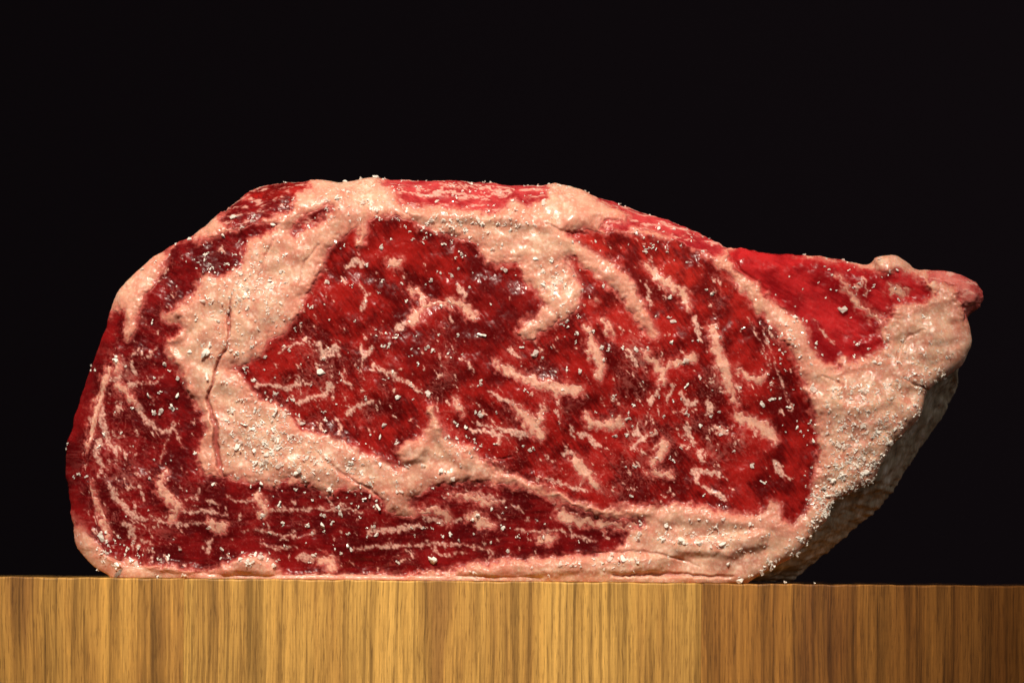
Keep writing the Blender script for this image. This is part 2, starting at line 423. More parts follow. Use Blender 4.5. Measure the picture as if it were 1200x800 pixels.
wx = 9 * fbm(PX / 40, PY / 40, 201, 2); wy = 9 * fbm(PX / 40, PY / 40, 211, 2)
hmask = sstep(560, 590, PY) * (iscap)                # lower cap: fibres run level
n_net = 1 - np.abs(fbm((PX + wx) / 26, (PY + wy) / 26, 221, 3, .5)) * 2.3
n_lev = 1 - np.abs(fbm((PX + wx) / 60, (PY + wy) / 14, 231, 3, .5)) * 2.3
n_dia = 1 - np.abs(fbm((xa + wx) / 34, (ya + wy) / 15, 241, 3, .5)) * 2.3
net = np.where(hmask > 0.5, n_lev, np.where(iscap, n_net, np.maximum(n_dia, n_net - 0.12)))
patch = fbm(PX / 55, PY / 55, 251, 2)
m1 = sstep(0.50, 1.05, net - 0.55 + 0.55 * dens + 0.50 * patch)
fl = fbm((xa + .5 * wx) / 17, (ya + .5 * wy) / 11, 261, 4, .72)
m2 = sstep(0.55, 1.15, fl + 0.62 * dens - 0.22 + 0.40 * patch)
n_web = 1 - np.abs(fbm((PX + .6 * wx) / 15, (PY + .6 * wy) / 12, 265, 3, .6)) * 3.6
m4 = sstep(.45, 1.0, n_web - .35 + .55 * dens + .35 * patch)
speck = fbm(gx / 3.2, gy / 3.2, 271, 2, .7)
m3 = sstep(0.75, 1.15, speck + 0.35 * dens)
grainy = sstep(-0.9, 0.5, fbm(gx / 3.0, gy / 3.0, 281, 2, .7))
vein = np.maximum(sstep(-1.6, 1.8, fine_g), 0.0 * big_g)
marble = np.clip(np.maximum.reduce([np.where(hmask > .5, .40, .58) * m1 * (0.70 + 0.30 * grainy), 0.95 * m2 * (0.70 + 0.30 * grainy), 0.45 * m3, 0.42 * m4 ** 1.3, vein * (0.62 + 0.3 * grainy)]), 0, 1)
marble = marble * (1 - .6 * sstep(.5, 1, side))
marble = np.where(G[0] > 0, marble, np.where(G[1] > 0, marble * 0.92, np.maximum(0.8 * vein, np.where(np.maximum.reduce(G[3:]) > 0, .75 * sstep(.1, .9, fbm(gx / 22, gy / 9, 255, 4, .65) + .25), marble * .45))))

# ------------------------------------------------------------------ relief (px, along the surface normal)
fat_in = sstep(-3, 12, -lean_all)
lump = fbm(gx / 22, gy / 22, 301, 2, .5)
lump2 = fbm(gx / 8.5, gy / 8.5, 311, 2, .55)
billow = np.abs(fbm(gx / 6.5, gy / 6.5, 321, 2, .6))
grit = fbm(gx / 3.1, gy / 3.1, 331, 2, .6)
fibe = fbm(xa / 16, ya / 3.4, 341, 2, .6)
fibc = np.where(hmask > 0.5, fbm(PX / 26, PY / 5.0, 351, 2, .6), fbm(xc / 12, yc / 3.8, 352, 2, .6))
fibf = fbm(xc / 18, yc / 3.6, 361, 2, .6)
fib = np.where(iseye, fibe, np.where(iscap, fibc, fibf)) * (1 - .8 * sstep(.5, .95, side))
w1, w2, wid = worley((gx + 3 * lump2) / 9.5, (gy + 3 * lump2) / 9.5, 41)
v1, v2, vid = worley((gx + 2 * billow) / 4.6, (gy - 2 * billow) / 4.6, 43)
lob = np.clip(1 - w1 * 1.25, -0.3, 1); lob2 = np.clip(1 - v1 * 1.3, -0.3, 1)
lobz = sstep(-.35, .55, fbm(gx / 40, gy / 40, 47, 2))            # where the fat is granular rather than smooth
relief_fat = 3.4 * fat_in + 3.6 * fbm(gx / 38, gy / 38, 303, 2, .5) + 1.1 * lump + 0.35 * lump2 + 0.22 * lob * (wid * .8 + .3) * lobz + .08 * lob2 * (vid > .35) * (.4 + .6 * lobz) + 0.05 * grit
relief_fat = relief_fat * (1 - .45 * side) * (1 + .5 * sstep(940, 1000, PX) * (1 - side))
relief_lean = 2.4 * fbm(gx / 34, gy / 34, 371, 2, .5) + 0.5 * fbm(gx / 13, gy / 13, 381, 2, .5) + 0.25 * fib + 0.08 * grit + 0.6 * marble \
    - 1.2 * np.clip(lean_all, 0, 8) / 8
relief = Fm * relief_fat + (1 - Fm) * (relief_lean * (1 - Bm) + Bm * (relief_lean + 0.15 * sstep(-2, 6, big_g) + 0.15 * billow))
# a few ridges, furrows and cracks seen in the photo
RIDGE = [([(205, 362, 5), (214, 368, 6), (215, 380, 6), (207, 392, 5), (199, 400, 3)], 5.0), ([(196, 408, 4), (205, 422, 5), (215, 440, 5), (222, 458, 4)], 4.5),
         ([(477, 530, 13), (486, 526, 14)], 6.0), ([(505, 480, 4), (512, 500, 9), (525, 520, 10), (545, 540, 9)], 3.0),
         ([(640, 560, 2), (600, 548, 4), (570, 538, 4)], 2.0),
         ([(540, 668, 6), (600, 666, 8), (660, 664, 9), (720, 662, 9), (770, 660, 8)], 5.0), ([(800, 640, 9), (850, 640, 11), (890, 632, 10)], 5.0),
         ([(780, 606, 7), (830, 606, 7), (870, 612, 7)], 3.5), ([(262, 664, 8), (290, 662, 11), (312, 666, 8)], 6.0),
         ([(480, 250, 6), (540, 250, 7), (600, 254, 8), (640, 262, 8)], 3.5), ([(170, 664, 5), (225, 668, 6)], 3.0), ([(100, 640, 6), (125, 655, 8)], 3.0),
         ([(1030, 305, 4), (1050, 304, 6), (1062, 310, 4)], 1.0), ([(1130, 340, 12), (1138, 345, 10)], 5.0),
         ([(1005, 405, 3), (1035, 395, 5), (1040, 410, 4)], 2.5), ([(1000, 450, 12), (1010, 470, 12)], 2.5), ([(1060, 480, 14), (1050, 500, 10)], 3.0)]
CRACK = [([(272, 338, -.5), (270, 355, 1.2), (267, 365, 1.8), (267, 397, 1.6), (265, 407, 1.4), (255, 420, 1.4), (250, 435, 1.5), (248, 447, 1.6), (241, 465, 1.8),
           (245, 480, 2.2), (250, 495, 3.0), (251, 522, 3.8), (255, 545, 3.4), (261, 558, .5)], 6.5),
         ([(365, 522, -.5), (376, 535, .8), (385, 541, 1.4), (395, 552, 2), (405, 557, 2.2), (420, 565, 1.5), (436, 575, 1.2), (447, 586, 1), (450, 597, .5)], 2.5),
         ([(660, 651, 1.2), (700, 647, 1.5), (750, 646, 1.6), (775, 649, 1.6), (800, 655, 1.4), (822, 664, 0)], 2.2),
         ([(600, 534, .8), (575, 540, 1.2), (583, 551, 1)], 3.0), ([(1060, 441, 1), (1072, 450, 1.4), (1086, 454, 1.4)], 2.5),
         ([(1085, 385, 1), (1068, 392, 1), (1056, 408, 1.3), (1050, 425, 0)], 2.0), ([(857, 296, 1.2), (868, 312, 1.5), (900, 338, 1.2)], 3.0),
         ([(640, 262, 1.2), (660, 270, 1.6), (690, 273, 1.5)], 2.0), ([(470, 240, 1), (480, 252, 1.2)], 3.0), ([(300, 330, 1), (310, 300, 1.3), (318, 280, 1)], 2.5),
         ([(350, 330, 1), (356, 305, 1), (372, 285, 1)], 2.5), ([(720, 674, 2), (780, 672, 3), (860, 676, 1)], 3.5), ([(965, 440, 1), (990, 450, 1.5), (985, 470, 1)], 2.0)]
for pts, h in RIDGE:
    F = stroke(pts, qx + .6 * warp1x, qy + .6 * warp1y)
    relief += h * sstep(-5, 6, F)
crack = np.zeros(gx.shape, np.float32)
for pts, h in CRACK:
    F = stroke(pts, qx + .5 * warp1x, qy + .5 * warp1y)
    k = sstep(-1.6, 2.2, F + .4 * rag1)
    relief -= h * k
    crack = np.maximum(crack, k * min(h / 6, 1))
# broad form: the eye bulges a little, the left end falls back, the right fat block stands proud
macro = 7 * fbm(gx / 150, gy / 150, 401, 2) + 9 * blob(640, 430, 260, 130) - 12 * sstep(330, 80, PX) - 10 * sstep(560, 700, PY) * (1 - sstep(700, 900, PX)) \
    + 6 * blob(1040, 470, 70, 90) - 7 * blob(990, 365, 60, 40)
bump = relief + macro * face
bump = bump * (0.35 + 0.65 * sstep(-46, -10, Dp)) * np.where(over > 0, 0.7, 1)

# ------------------------------------------------------------------ pigment
def col(*c):
    return np.array(c, np.float32)


def mix(a, b, t):
    return a + (b - a) * t[..., None]


tone = fbm(gx / 45, gy / 45, 501, 3, .6)
fine_t = fbm(gx / 5, gy / 5, 511, 2, .6)
LE = mix(col(.088, .0024, .0026), col(.30, .0105, .0085), sstep(-.7, .8, tone + .4 * fib + .12 * fine_t))
LC = mix(col(.078, .0024, .0032), col(.20, .0062, .0068), sstep(-.6, .9, tone + .4 * fib + .12 * fine_t))
LF = mix(col(.22, .005, .007), col(.42, .016, .018), sstep(-.7, .8, tone + .4 * fib + .12 * fine_t))
LT = mix(col(.26, .010, .014), col(.46, .045, .048), sstep(-.7, .9, tone + .5 * fib + .12 * fine_t))
lean_c = LE.copy()
lean_c = np.where((G[1] > G[0])[..., None], LC, lean_c)
lean_c = np.where((G[2] >= lean_all - 1e-4)[..., None], LF, lean_c)
lean_c = np.where((np.maximum.reduce(G[5:]) >= lean_all - 1e-4)[..., None], LT, lean_c)
lean_c = np.where((G[7] >= lean_all - 1e-4)[..., None], mix(col(.44, .060, .055), col(.64, .20, .165), sstep(-.6, .8, tone + .4 * fib)), lean_c)
# brighter red in the upper right of the eye; darker, drier patches at its middle
lean_c = mix(lean_c, lean_c * col(1.5, 2.2, 1.9), blob(745, 310, 120, 60) * (G[0] > 0))
lean_c = mix(lean_c, col(.105, .004, .0045), 0.55 * np.clip(blob(520, 410, 60, 40) + blob(600, 345, 60, 40), 0, 1) * (G[0] > 0))
fat_a = mix(col(.62, .365, .25), col(.55, .24, .165), sstep(-.5, .9, fbm(gx / 30, gy / 30, 521, 3, .6)))
fat_a = mix(fat_a, col(.54, .19, .125), sstep(.0, 1.0, fbm(gx / 17, gy / 17, 531, 3, .6)) * .75)
fat_a = mix(fat_a, col(.52, .19, .13), sstep(.16, 0.02, w2 - w1) * .22 * lobz)
fat_a = mix(fat_a, col(.84, .62, .50), sstep(.35, .85, lob * (wid > .45)) * .55 * lobz)
fat_a = mix(fat_a, col(.90, .76, .64), sstep(.35, .9, lob2 * (vid > .62)) * .35)
fat_a = mix(fat_a, col(.72, .36, .27), sstep(.5, .1, lob2) * .15)
fat_a = mix(fat_a, col(.88, .70, .55), sstep(.25, 1.0, speck) * .38)
fat_a = mix(fat_a, col(.50, .19, .13), sstep(.25, 1.0, -speck) * .30)
fat_a = mix(fat_a, col(.60, .22, .155), sstep(-24, -1, lean_all + 9 * fbm(gx / 20, gy / 20, 541, 3, .6)) * .55)
marb_c = mix(col(.50, .115, .095), col(.80, .50, .40), sstep(.35, .95, marble))
lean_v = mix(lean_c, marb_c, marble * (.55 + .4 * marble))


def blend(inner, outer, t):
    """flesh to fat through the translucent pink of thin fat"""
    pink = col(.50, .105, .085)
    return np.where((t < .5)[..., None], mix(inner, mix(inner, np.broadcast_to(pink, inner.shape), np.full(t.shape, .85)), np.clip(t * 2, 0, 1)),
                    mix(mix(inner, np.broadcast_to(pink, inner.shape), np.full(t.shape, .85)), outer, np.clip(t * 2 - 1, 0, 1)))


streak_a = mix(fat_a, np.broadcast_to(col(.78, .47, .355), fat_a.shape), np.full(gx.shape, .5))
pigment = blend(lean_v, streak_a, sstep(-5.5, 5.0, big_g + 1.4 * rag1))
pigment = blend(pigment, fat_a, sstep(-5.0, 5.5, -lean_all + 2.0 * rag1))
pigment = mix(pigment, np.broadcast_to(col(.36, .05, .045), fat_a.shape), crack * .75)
fat_c = lean_v = streak_c = pigment
wet_lean = np.clip(1 - .5 * marble, 0, 1)

# ------------------------------------------------------------------ place every grid point in the world
base_x, base_z = to_xz(PX, PY)
persp = 1 + np.minimum(drop, R) * S / DIST
base_x = base_x * persp; base_z = (base_z + .0005) * persp - .0005
lx, lz = -(nX * CR + nY * SR * -1 * -1) , None      # outward direction of the outline in the world (x, z)
ox = -(nX * CR - (-nY) * SR); oz = -(nX * SR + (-nY) * CR)


def place(b):
    x = base_x + ox * side * b * S
    z = base_z + oz * side * b * S
    y = (drop - b * np.maximum(face, 0) * np.where(over > 0, 0, 1)) * S + 0.0035
    z = np.maximum(z, 0.00004)
    return x, y, z


# ------------------------------------------------------------------ materials
def new_mat(name):
    m = bpy.data.materials.new(name)
    m.use_nodes = True
    nt = m.node_tree
    return m, nt, nt.nodes["Principled BSDF"]


def N(nt, t, **kw):
    n = nt.nodes.new(t)
    for k, v in kw.items():
        setattr(n, k, v)
    return n


def meat_mat(name, rough, sss, radius, coat, bump_s, spec, scale=.0006):
    m, nt, b = new_mat(name)
    at = N(nt, 'ShaderNodeAttribute', attribute_name='pigment')
    tc = N(nt, 'ShaderNodeTexCoord')
    n1 = N(nt, 'ShaderNodeTexNoise'); n1.inputs['Scale'].default_value = 1100; n1.inputs['Detail'].default_value = 4
    n2 = N(nt, 'ShaderNodeTexNoise'); n2.inputs['Scale'].default_value = 3600; n2.inputs['Detail'].default_value = 2
    nt.links.new(tc.outputs['Object'], n1.inputs['Vector']); nt.links.new(tc.outputs['Object'], n2.inputs['Vector'])
    hsv = N(nt, 'ShaderNodeHueSaturation')
    mr = N(nt, 'ShaderNodeMapRange'); mr.inputs['From Min'].default_value = .3; mr.inputs['From Max'].default_value = .7
    mr.inputs['To Min'].default_value = .93; mr.inputs['To Max'].default_value = 1.07
    nt.links.new(n2.outputs['Fac'], mr.inputs['Value']); nt.links.new(mr.outputs[0], hsv.inputs['Value'])
    nt.links.new(at.outputs['Color'], hsv.inputs['Color']); nt.links.new(hsv.outputs['Color'], b.inputs['Base Color'])
    bp = N(nt, 'ShaderNodeBump'); bp.inputs['Strength'].default_value = bump_s; bp.inputs['Distance'].default_value = .0003
    nt.links.new(n1.outputs['Fac'], bp.inputs['Height']); nt.links.new(bp.outputs['Normal'], b.inputs['Normal'])
    rr = N(nt, 'ShaderNodeMapRange'); rr.inputs['From Min'].default_value = .35; rr.inputs['From Max'].default_value = .65
    rr.inputs['To Min'].default_value = rough - .12; rr.inputs['To Max'].default_value = rough + .12
    nt.links.new(n1.outputs['Fac'], rr.inputs['Value']); nt.links.new(rr.outputs[0], b.inputs['Roughness'])
    b.inputs['Specular IOR Level'].default_value = spec
    b.inputs['Subsurface Weight'].default_value = sss
    b.inputs['Subsurface Radius'].default_value = radius
    b.inputs['Subsurface Scale'].default_value = scale
    b.inputs['Coat Weight'].default_value = coat
    b.inputs['Coat Roughness'].default_value = .10
    bp2 = N(nt, 'ShaderNodeBump'); bp2.inputs['Strength'].default_value = .9; bp2.inputs['Distance'].default_value = .0004
    n3 = N(nt, 'ShaderNodeTexNoise'); n3.inputs['Scale'].default_value = 1500; n3.inputs['Detail'].default_value = 3
    nt.links.new(tc.outputs['Object'], n3.inputs['Vector'])
    nt.links.new(n3.outputs['Fac'], bp2.inputs['Height']); nt.links.new(bp2.outputs['Normal'], b.inputs['Coat Normal'])
    return m


M_LEAN = meat_mat("moist_red_meat", .27, .45, (1.0, .20, .14), .0, .20, .11)
M_FAT = meat_mat("pale_salted_fat", .34, .75, (1.0, .42, .28), .0, .10, .28, .0010)


def mesh_from(name, verts, quads, mat, colors=None, parent=None, smooth=True):
    me = bpy.data.meshes.new(name)
    me.vertices.add(len(verts)); me.vertices.foreach_set("co", np.asarray(verts, np.float32).ravel())
    q = np.asarray(quads, np.int32)
    k = q.shape[1]
    me.loops.add(q.size); me.loops.foreach_set("vertex_index", q.ravel())
    me.polygons.add(len(q)); me.polygons.foreach_set("loop_start", np.arange(len(q), dtype=np.int32) * k)
    me.polygons.foreach_set("loop_total", np.full(len(q), k, np.int32))
    me.update(calc_edges=True)
    me.polygons.foreach_set("use_smooth", np.full(len(q), smooth, bool))
    if colors is not None:
        a = me.attributes.new("pigment", 'FLOAT_COLOR', 'POINT')
        rgba = np.ones((len(verts), 4), np.float32); rgba[:, :3] = np.clip(colors, 0, 1)
        a.data.foreach_set("color", rgba.ravel())
    me.materials.append(mat)
    o = bpy.data.objects.new(name, me)
    C.objects.link(o)
    if parent is not None:
        o.parent = parent
    return o


def sheet(name, mask, b, colors, mat, parent):
    """all grid cells whose four corners are in mask, at relief b"""
    x, y, z = place(b)
    f = mask[:-1, :-1] & mask[1:, :-1] & mask[:-1, 1:] & mask[1:, 1:]
    jj, ii = np.nonzero(f)
    if len(jj) == 0:
        return None
    a = jj * NX + ii
    quads = np.stack([a, a + NX, a + NX + 1, a + 1], 1)
    used = np.unique(quads)
    rem = np.zeros(NX * NY, np.int32); rem[used] = np.arange(len(used))
    V = np.stack([x.ravel()[used], y.ravel()[used], z.ravel()[used]], 1)
    return mesh_from(name, V, rem[quads], mat, colors.reshape(-1, 3)[used], parent)


def empty(name, loc, label, cat, group=None):
    o = bpy.data.objects.new(name, None)
    C.objects.link(o); o.location = loc; o.empty_display_size = .02
    o['label'] = label; o['category'] = cat
    if group: o['group'] = group
    return o


def tag(o, label, cat, group=None):
    o['label'] = label; o['category'] = cat
    if group: o['group'] = group
    return o


# ------------------------------------------------------------------ backdrop
m, nt, b = new_mat("dark_backdrop_cloth")
b.inputs['Base Color'].default_value = (.058, .045, .060, 1); b.inputs['Roughness'].default_value = 1
b.inputs['Specular IOR Level'].default_value = 0
bm = bmesh.new()
prof = [(-.6, -.35)]
prof = [(-0.9, -.30), (.55, -.30)] + [(.55 + .25 * math.sin(a), -.30 + .25 - .25 * math.cos(a)) for a in np.linspace(.2, math.pi / 2, 8)] + [(.80, 1.2)]
rows = []
for (yy, zz) in prof:
    rows.append([bm.verts.new((xx, yy, zz)) for xx in (-1.6, 1.6)])
for r0, r1 in zip(rows[:-1], rows[1:]):
    bm.faces.new((r0[0], r0[1], r1[1], r1[0]))
me = bpy.data.meshes.new("backdrop"); bm.to_mesh(me); bm.free()
me.materials.append(m)
o = bpy.data.objects.new("backdrop", me); o['kind'] = 'structure'; C.objects.link(o)

# ------------------------------------------------------------------ wooden board
def wood_mat():
    m, nt, b = new_mat("oiled_hardwood")
    L = nt.links.new
    tc = N(nt, 'ShaderNodeTexCoord')
    at = N(nt, 'ShaderNodeAttribute', attribute_name='stave')
    # grain runs up the front face: stretch along z, lean it slightly with slow warps
    wn = N(nt, 'ShaderNodeTexNoise'); wn.inputs['Scale'].default_value = 30; wn.inputs['Detail'].default_value = 2
    L(tc.outputs['Object'], wn.inputs['Vector'])
    sub = N(nt, 'ShaderNodeVectorMath', operation='SUBTRACT'); sub.inputs[1].default_value = (.5, .5, .5); L(wn.outputs['Color'], sub.inputs[0])
    sc = N(nt, 'ShaderNodeVectorMath', operation='MULTIPLY'); sc.inputs[1].default_value = (.0014, .0, .0); L(sub.outputs[0], sc.inputs[0])
    add = N(nt, 'ShaderNodeVectorMath', operation='ADD'); L(tc.outputs['Object'], add.inputs[0]); L(sc.outputs[0], add.inputs[1])
    off = N(nt, 'ShaderNodeVectorMath', operation='ADD'); L(add.outputs[0], off.inputs[0]); L(at.outputs['Vector'], off.inputs[1])

    def grain(scale, zs, detail, rough=.6, ys=.05):
        mp = N(nt, 'ShaderNodeMapping'); mp.inputs['Scale'].default_value = (1, ys, zs)
        L(off.outputs[0], mp.inputs['Vector'])
        n = N(nt, 'ShaderNodeTexNoise'); n.inputs['Scale'].default_value = scale; n.inputs['Detail'].default_value = detail
        n.inputs['Roughness'].default_value = rough
        L(mp.outputs[0], n.inputs['Vector'])
        return n.outputs['Fac']

    def ramp(v, stops):
        r = N(nt, 'ShaderNodeValToRGB'); e = r.color_ramp.elements
        while len(e) < len(stops): e.new(.5)
        for el, (p, c) in zip(e, stops):
            el.position = p; el.color = (*c, 1)
        L(v, r.inputs['Fac'])
        return r.outputs['Color']

    def mixc(a, bb, f, mode='MIX'):
        mx = N(nt, 'ShaderNodeMix', data_type='RGBA', blend_type=mode)
        for s, v in ((mx.inputs[6], a), (mx.inputs[7], bb), (mx.inputs[0], f)):
            if isinstance(v, (int, float)): s.default_value = v
            elif isinstance(v, tuple): s.default_value = (*v, 1)
            else: L(v, s)
        return mx.outputs[2]
    c = ramp(grain(85, .08, 4, .62), [(.34, (.32, .155, .040)), (.44, (.48, .252, .060)), (.55, (.58, .322, .078)), (.72, (.66, .375, .098))])
    c = mixc(c, ramp(grain(300, .03, 5, .7), [(.36, (.30, .27, .23)), (.45, (.72, .69, .65)), (.52, (1.02, 1.02, 1.0)), (.66, (1.18, 1.18, 1.15))]), .58, 'MULTIPLY')
    c = mixc(c, ramp(grain(900, .018, 5, .75), [(.38, (.26, .22, .18)), (.46, (.72, .69, .65)), (.53, (1.03, 1.02, 1.0)), (.62, (1.25, 1.23, 1.16))]), .64, 'MULTIPLY')
    pores_sparkle = grain(2800, .07, 3, .6)
    c = mixc(c, ramp(pores_sparkle, [(.36, (.28, .23, .19)), (.45, (1, 1, 1)), (.60, (1, 1, 1)), (.68, (1.5, 1.45, 1.35))]), .45, 'MULTIPLY')  # dark pores, and bright sparkle specks painted into the colour
    # faint level saw marks
    mp = N(nt, 'ShaderNodeMapping'); mp.inputs['Scale'].default_value = (.04, .04, 1); L(tc.outputs['Object'], mp.inputs['Vector'])
    sw = N(nt, 'ShaderNodeTexNoise'); sw.inputs['Scale'].default_value = 1500; sw.inputs['Detail'].default_value = 2; L(mp.outputs[0], sw.inputs['Vector'])
    c = mixc(c, ramp(sw.outputs['Fac'], [(.3, (.82, .8, .78)), (.5, (1, 1, 1)), (.75, (1.06, 1.06, 1.06))]), .14, 'MULTIPLY')
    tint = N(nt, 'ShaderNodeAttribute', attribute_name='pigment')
    c = mixc(c, tint.outputs['Color'], 1.0, 'MULTIPLY')  # stave tint, painted falloff included
    L(c, b.inputs['Base Color'])
    b.inputs['Roughness'].default_value = .55; b.inputs['Specular IOR Level'].default_value = .3
    bp = N(nt, 'ShaderNodeBump'); bp.inputs['Strength'].default_value = .5; bp.inputs['Distance'].default_value = .0002
    L(pores_sparkle, bp.inputs['Height']); L(bp.outputs['Normal'], b.inputs['Normal'])
    return m


M_WOOD = wood_mat()
board = empty("cutting_board", (0, .08, 0), "thick brown wooden board with upright grain on its edge, under the raw steak", "cutting board")
staves = [(-260, 216, (.98, .93, .84)), (216, 822, (1.03, 1.03, .95)), (822, 1460, (.76, .62, .50))]  # last stave: browner wood, with some light falloff in its tint
rs = np.random.RandomState(4)
for k, (a, bb, tint) in enumerate(staves):
    x0 = to_xz(a, 681)[0]; x1 = to_xz(bb, 681)[0]
    x0 = float(x0) + .00002; x1 = float(x1) - .00002
    n = max(int((x1 - x0) / .0012), 8)
    xs = np.linspace(x0, x1, n)
    r = .0004
    y0, y1, zb = -.0006, .16, -.062
    prof = [(y0, zb), (y0, -.03), (y0, -.012), (y0, -r)] + [(y0 + r - r * math.cos(t), -r + r * math.sin(t)) for t in np.linspace(.3, math.pi / 2, 5)] \
        + [(.02, 0), (.08, 0), (y1 - .001, 0), (y1, -.001), (y1, zb)]
    V = []
    for xx in xs:
        ed = min(xx - x0, x1 - xx)
        rec = .00018 * max(0, 1 - ed / .0004)
        wob = .00006 * math.sin(xx * 310) + .00005 * math.sin(xx * 1130 + 1) + rs.normal(0, .00002)
        for j, (yy, zz) in enumerate(prof):
            top = zz > -.001
            bow = 7.5 * max(0.0, xx - .070) ** 2 * (1 - min(max(yy, 0) / .16, 1))      # the front edge curves back towards the right end, shaped to darken it
            V.append((xx, yy + bow - .08 + rec * (j < 6) + .3 * wob * (j < 4), zz + (wob if top else 0) - rec * top))
    P = len(prof); Q = []
    tints_falloff = np.array([np.array(tint) + (np.array([.44, .30, .22]) - np.array(tint)) * min(max((v[0] - .045) / .075, 0), 1) for v in V])  # redder wood, plus light falloff painted into the tint, toward the right end
    for i in range(n - 1):
        for j in range(P - 1):
            a0 = i * P + j
            Q.append((a0, a0 + P, a0 + P + 1, a0 + 1))
        Q.append((i * P + P - 1, (i + 1) * P + P - 1, (i + 1) * P, i * P))
    # end caps as thin quads against the bottom run
    for i in (0, n - 1):
        for j in range(1, P - 2):
            Q.append((i * P, i * P + j, i * P + j + 1, i * P + P - 1))
    o = mesh_from("wood_stave", V, Q, M_WOOD, tints_falloff, board, smooth=False)
    at = o.data.attributes.new("stave", 'FLOAT_VECTOR', 'POINT')
    sv = np.tile(np.array([[0.171 * k + .02, .31 * k, .53 * k]], np.float32), (len(V), 1)); at.data.foreach_set("vector", sv.ravel())

# ------------------------------------------------------------------ the steak
steak = empty("ribeye_steak", (0, .02, 0), "thick raw marbled red beef steak with pale fat, salted, standing on the wooden board", "raw steak")
steak.location = (0, 0, 0)
SINK = 9.0
# fat body (whole outline), pushed under where a muscle shows
bm_fat = keep & ~((lean_all > 7) & (over < 1) & (Dp > -30))
f_relief = bump - np.clip(lean_all + 0.0, 0, SINK) * 1.0
fat_o = sheet("fat", bm_fat, f_relief, fat_c, M_FAT, steak)
# back of the steak: close the fat body behind
muscle_objs = {}
for i, (nm, pts) in enumerate(MUSC):
    g = G[i].copy()
    for k2 in range(len(G)):
        if k2 != i:
            g = np.minimum(g, np.where(G[k2] > G[i], G[i] - G[k2], 99))
    gl = np.minimum(g, np.where(big_g > 0, -big_g, 99)) if i < 3 else g
    mask = keep & (g > -4) & ~(big_g > 5)
    b_i = bump + np.clip(gl, -SINK, 0) * 0.95
    muscle_objs[nm + str(i)] = sheet(nm, mask, b_i, lean_v, M_LEAN, steak)
par = {'e': muscle_objs["eye_muscle0"], 'c': muscle_objs["cap_muscle1"], 'f': muscle_objs["flap_muscle2"]}
for kind, sl, F in bigs:
    g = np.full(gx.shape, -40, np.float32); g[sl] = F
    mask = keep & (g > -3.5)
    gg = np.minimum(g, np.where(big_g > g, g - big_g, 99))
    gi = {'e': 0, 'c': 1, 'f': 2}[kind]
    b_i = bump + np.clip(gg, -SINK, 0) * .95 - 0.4 * np.clip(-G[gi], 0, 9)
    sheet("fat_streak", mask & (G[gi] > -6), b_i, streak_c, M_FAT, par[kind])

# dried rind on the lower right edge
m, nt, b = new_mat("dry_brown_rind")
tc = N(nt, 'ShaderNodeTexCoord')
mp = N(nt, 'ShaderNodeMapping'); mp.inputs['Rotation'].default_value = (0, math.radians(-32), 0); mp.inputs['Scale'].default_value = (1, .5, .28)
n1 = N(nt, 'ShaderNodeTexNoise'); n1.inputs['Scale'].default_value = 420; n1.inputs['Detail'].default_value = 6; n1.inputs['Roughness'].default_value = .65
nt.links.new(tc.outputs['Object'], mp.inputs['Vector']); nt.links.new(mp.outputs[0], n1.inputs['Vector'])
rp = N(nt, 'ShaderNodeValToRGB')
for e, (p, c) in zip([rp.color_ramp.elements[0], rp.color_ramp.elements[1], rp.color_ramp.elements.new(.5)], [(.30, (.15, .122, .086, 1)), (.74, (.60, .53, .42, 1)), (.52, (.34, .285, .21, 1))]):
    e.position = p; e.color = c
nt.links.new(n1.outputs['Fac'], rp.inputs['Fac']); nt.links.new(rp.outputs['Color'], b.inputs['Base Color'])
b.inputs['Roughness'].default_value = .75; b.inputs['Specular IOR Level'].default_value = .25
bp = N(nt, 'ShaderNodeBump'); bp.inputs['Strength'].default_value = .8; bp.inputs['Distance'].default_value = .0005
nt.links.new(n1.outputs['Fac'], bp.inputs['Height']); nt.links.new(bp.outputs['Normal'], b.inputs['Normal'])
M_RIND = m
RA = np.array([(1133, 398), (1131, 412), (1124, 425), (1103, 438), (1083, 456), (1076, 480), (1057, 500), (1044, 517), (1031, 540), (1021, 560), (1003, 571),
               (984, 580), (971, 592), (967, 604), (957, 618), (945, 632), (930, 646), (909, 661), (886, 673), (868, 681)], float)
RB = np.array([(1140, 400), (1139, 425), (1138, 449), (1129, 463), (1122, 480), (1110, 498), (1093, 520), (1084, 535), (1076, 547), (1065, 565), (1056, 577),
               (1045, 592), (1031, 603), (1018, 613), (1005, 625), (993, 636), (979, 646), (967, 657), (950, 671), (938, 681)], float)
tt = np.linspace(0, 19, 150); base_t = np.arange(20)
A2 = np.stack([np.interp(tt, base_t, RA[:, k]) for k in (0, 1)], 1); B2 = np.stack([np.interp(tt, base_t, RB[:, k]) for k in (0, 1)], 1)
ns = 90
sv = np.concatenate([np.linspace(-.25, 1, 60), np.linspace(1.02, 2.3, ns - 60)])
V = []
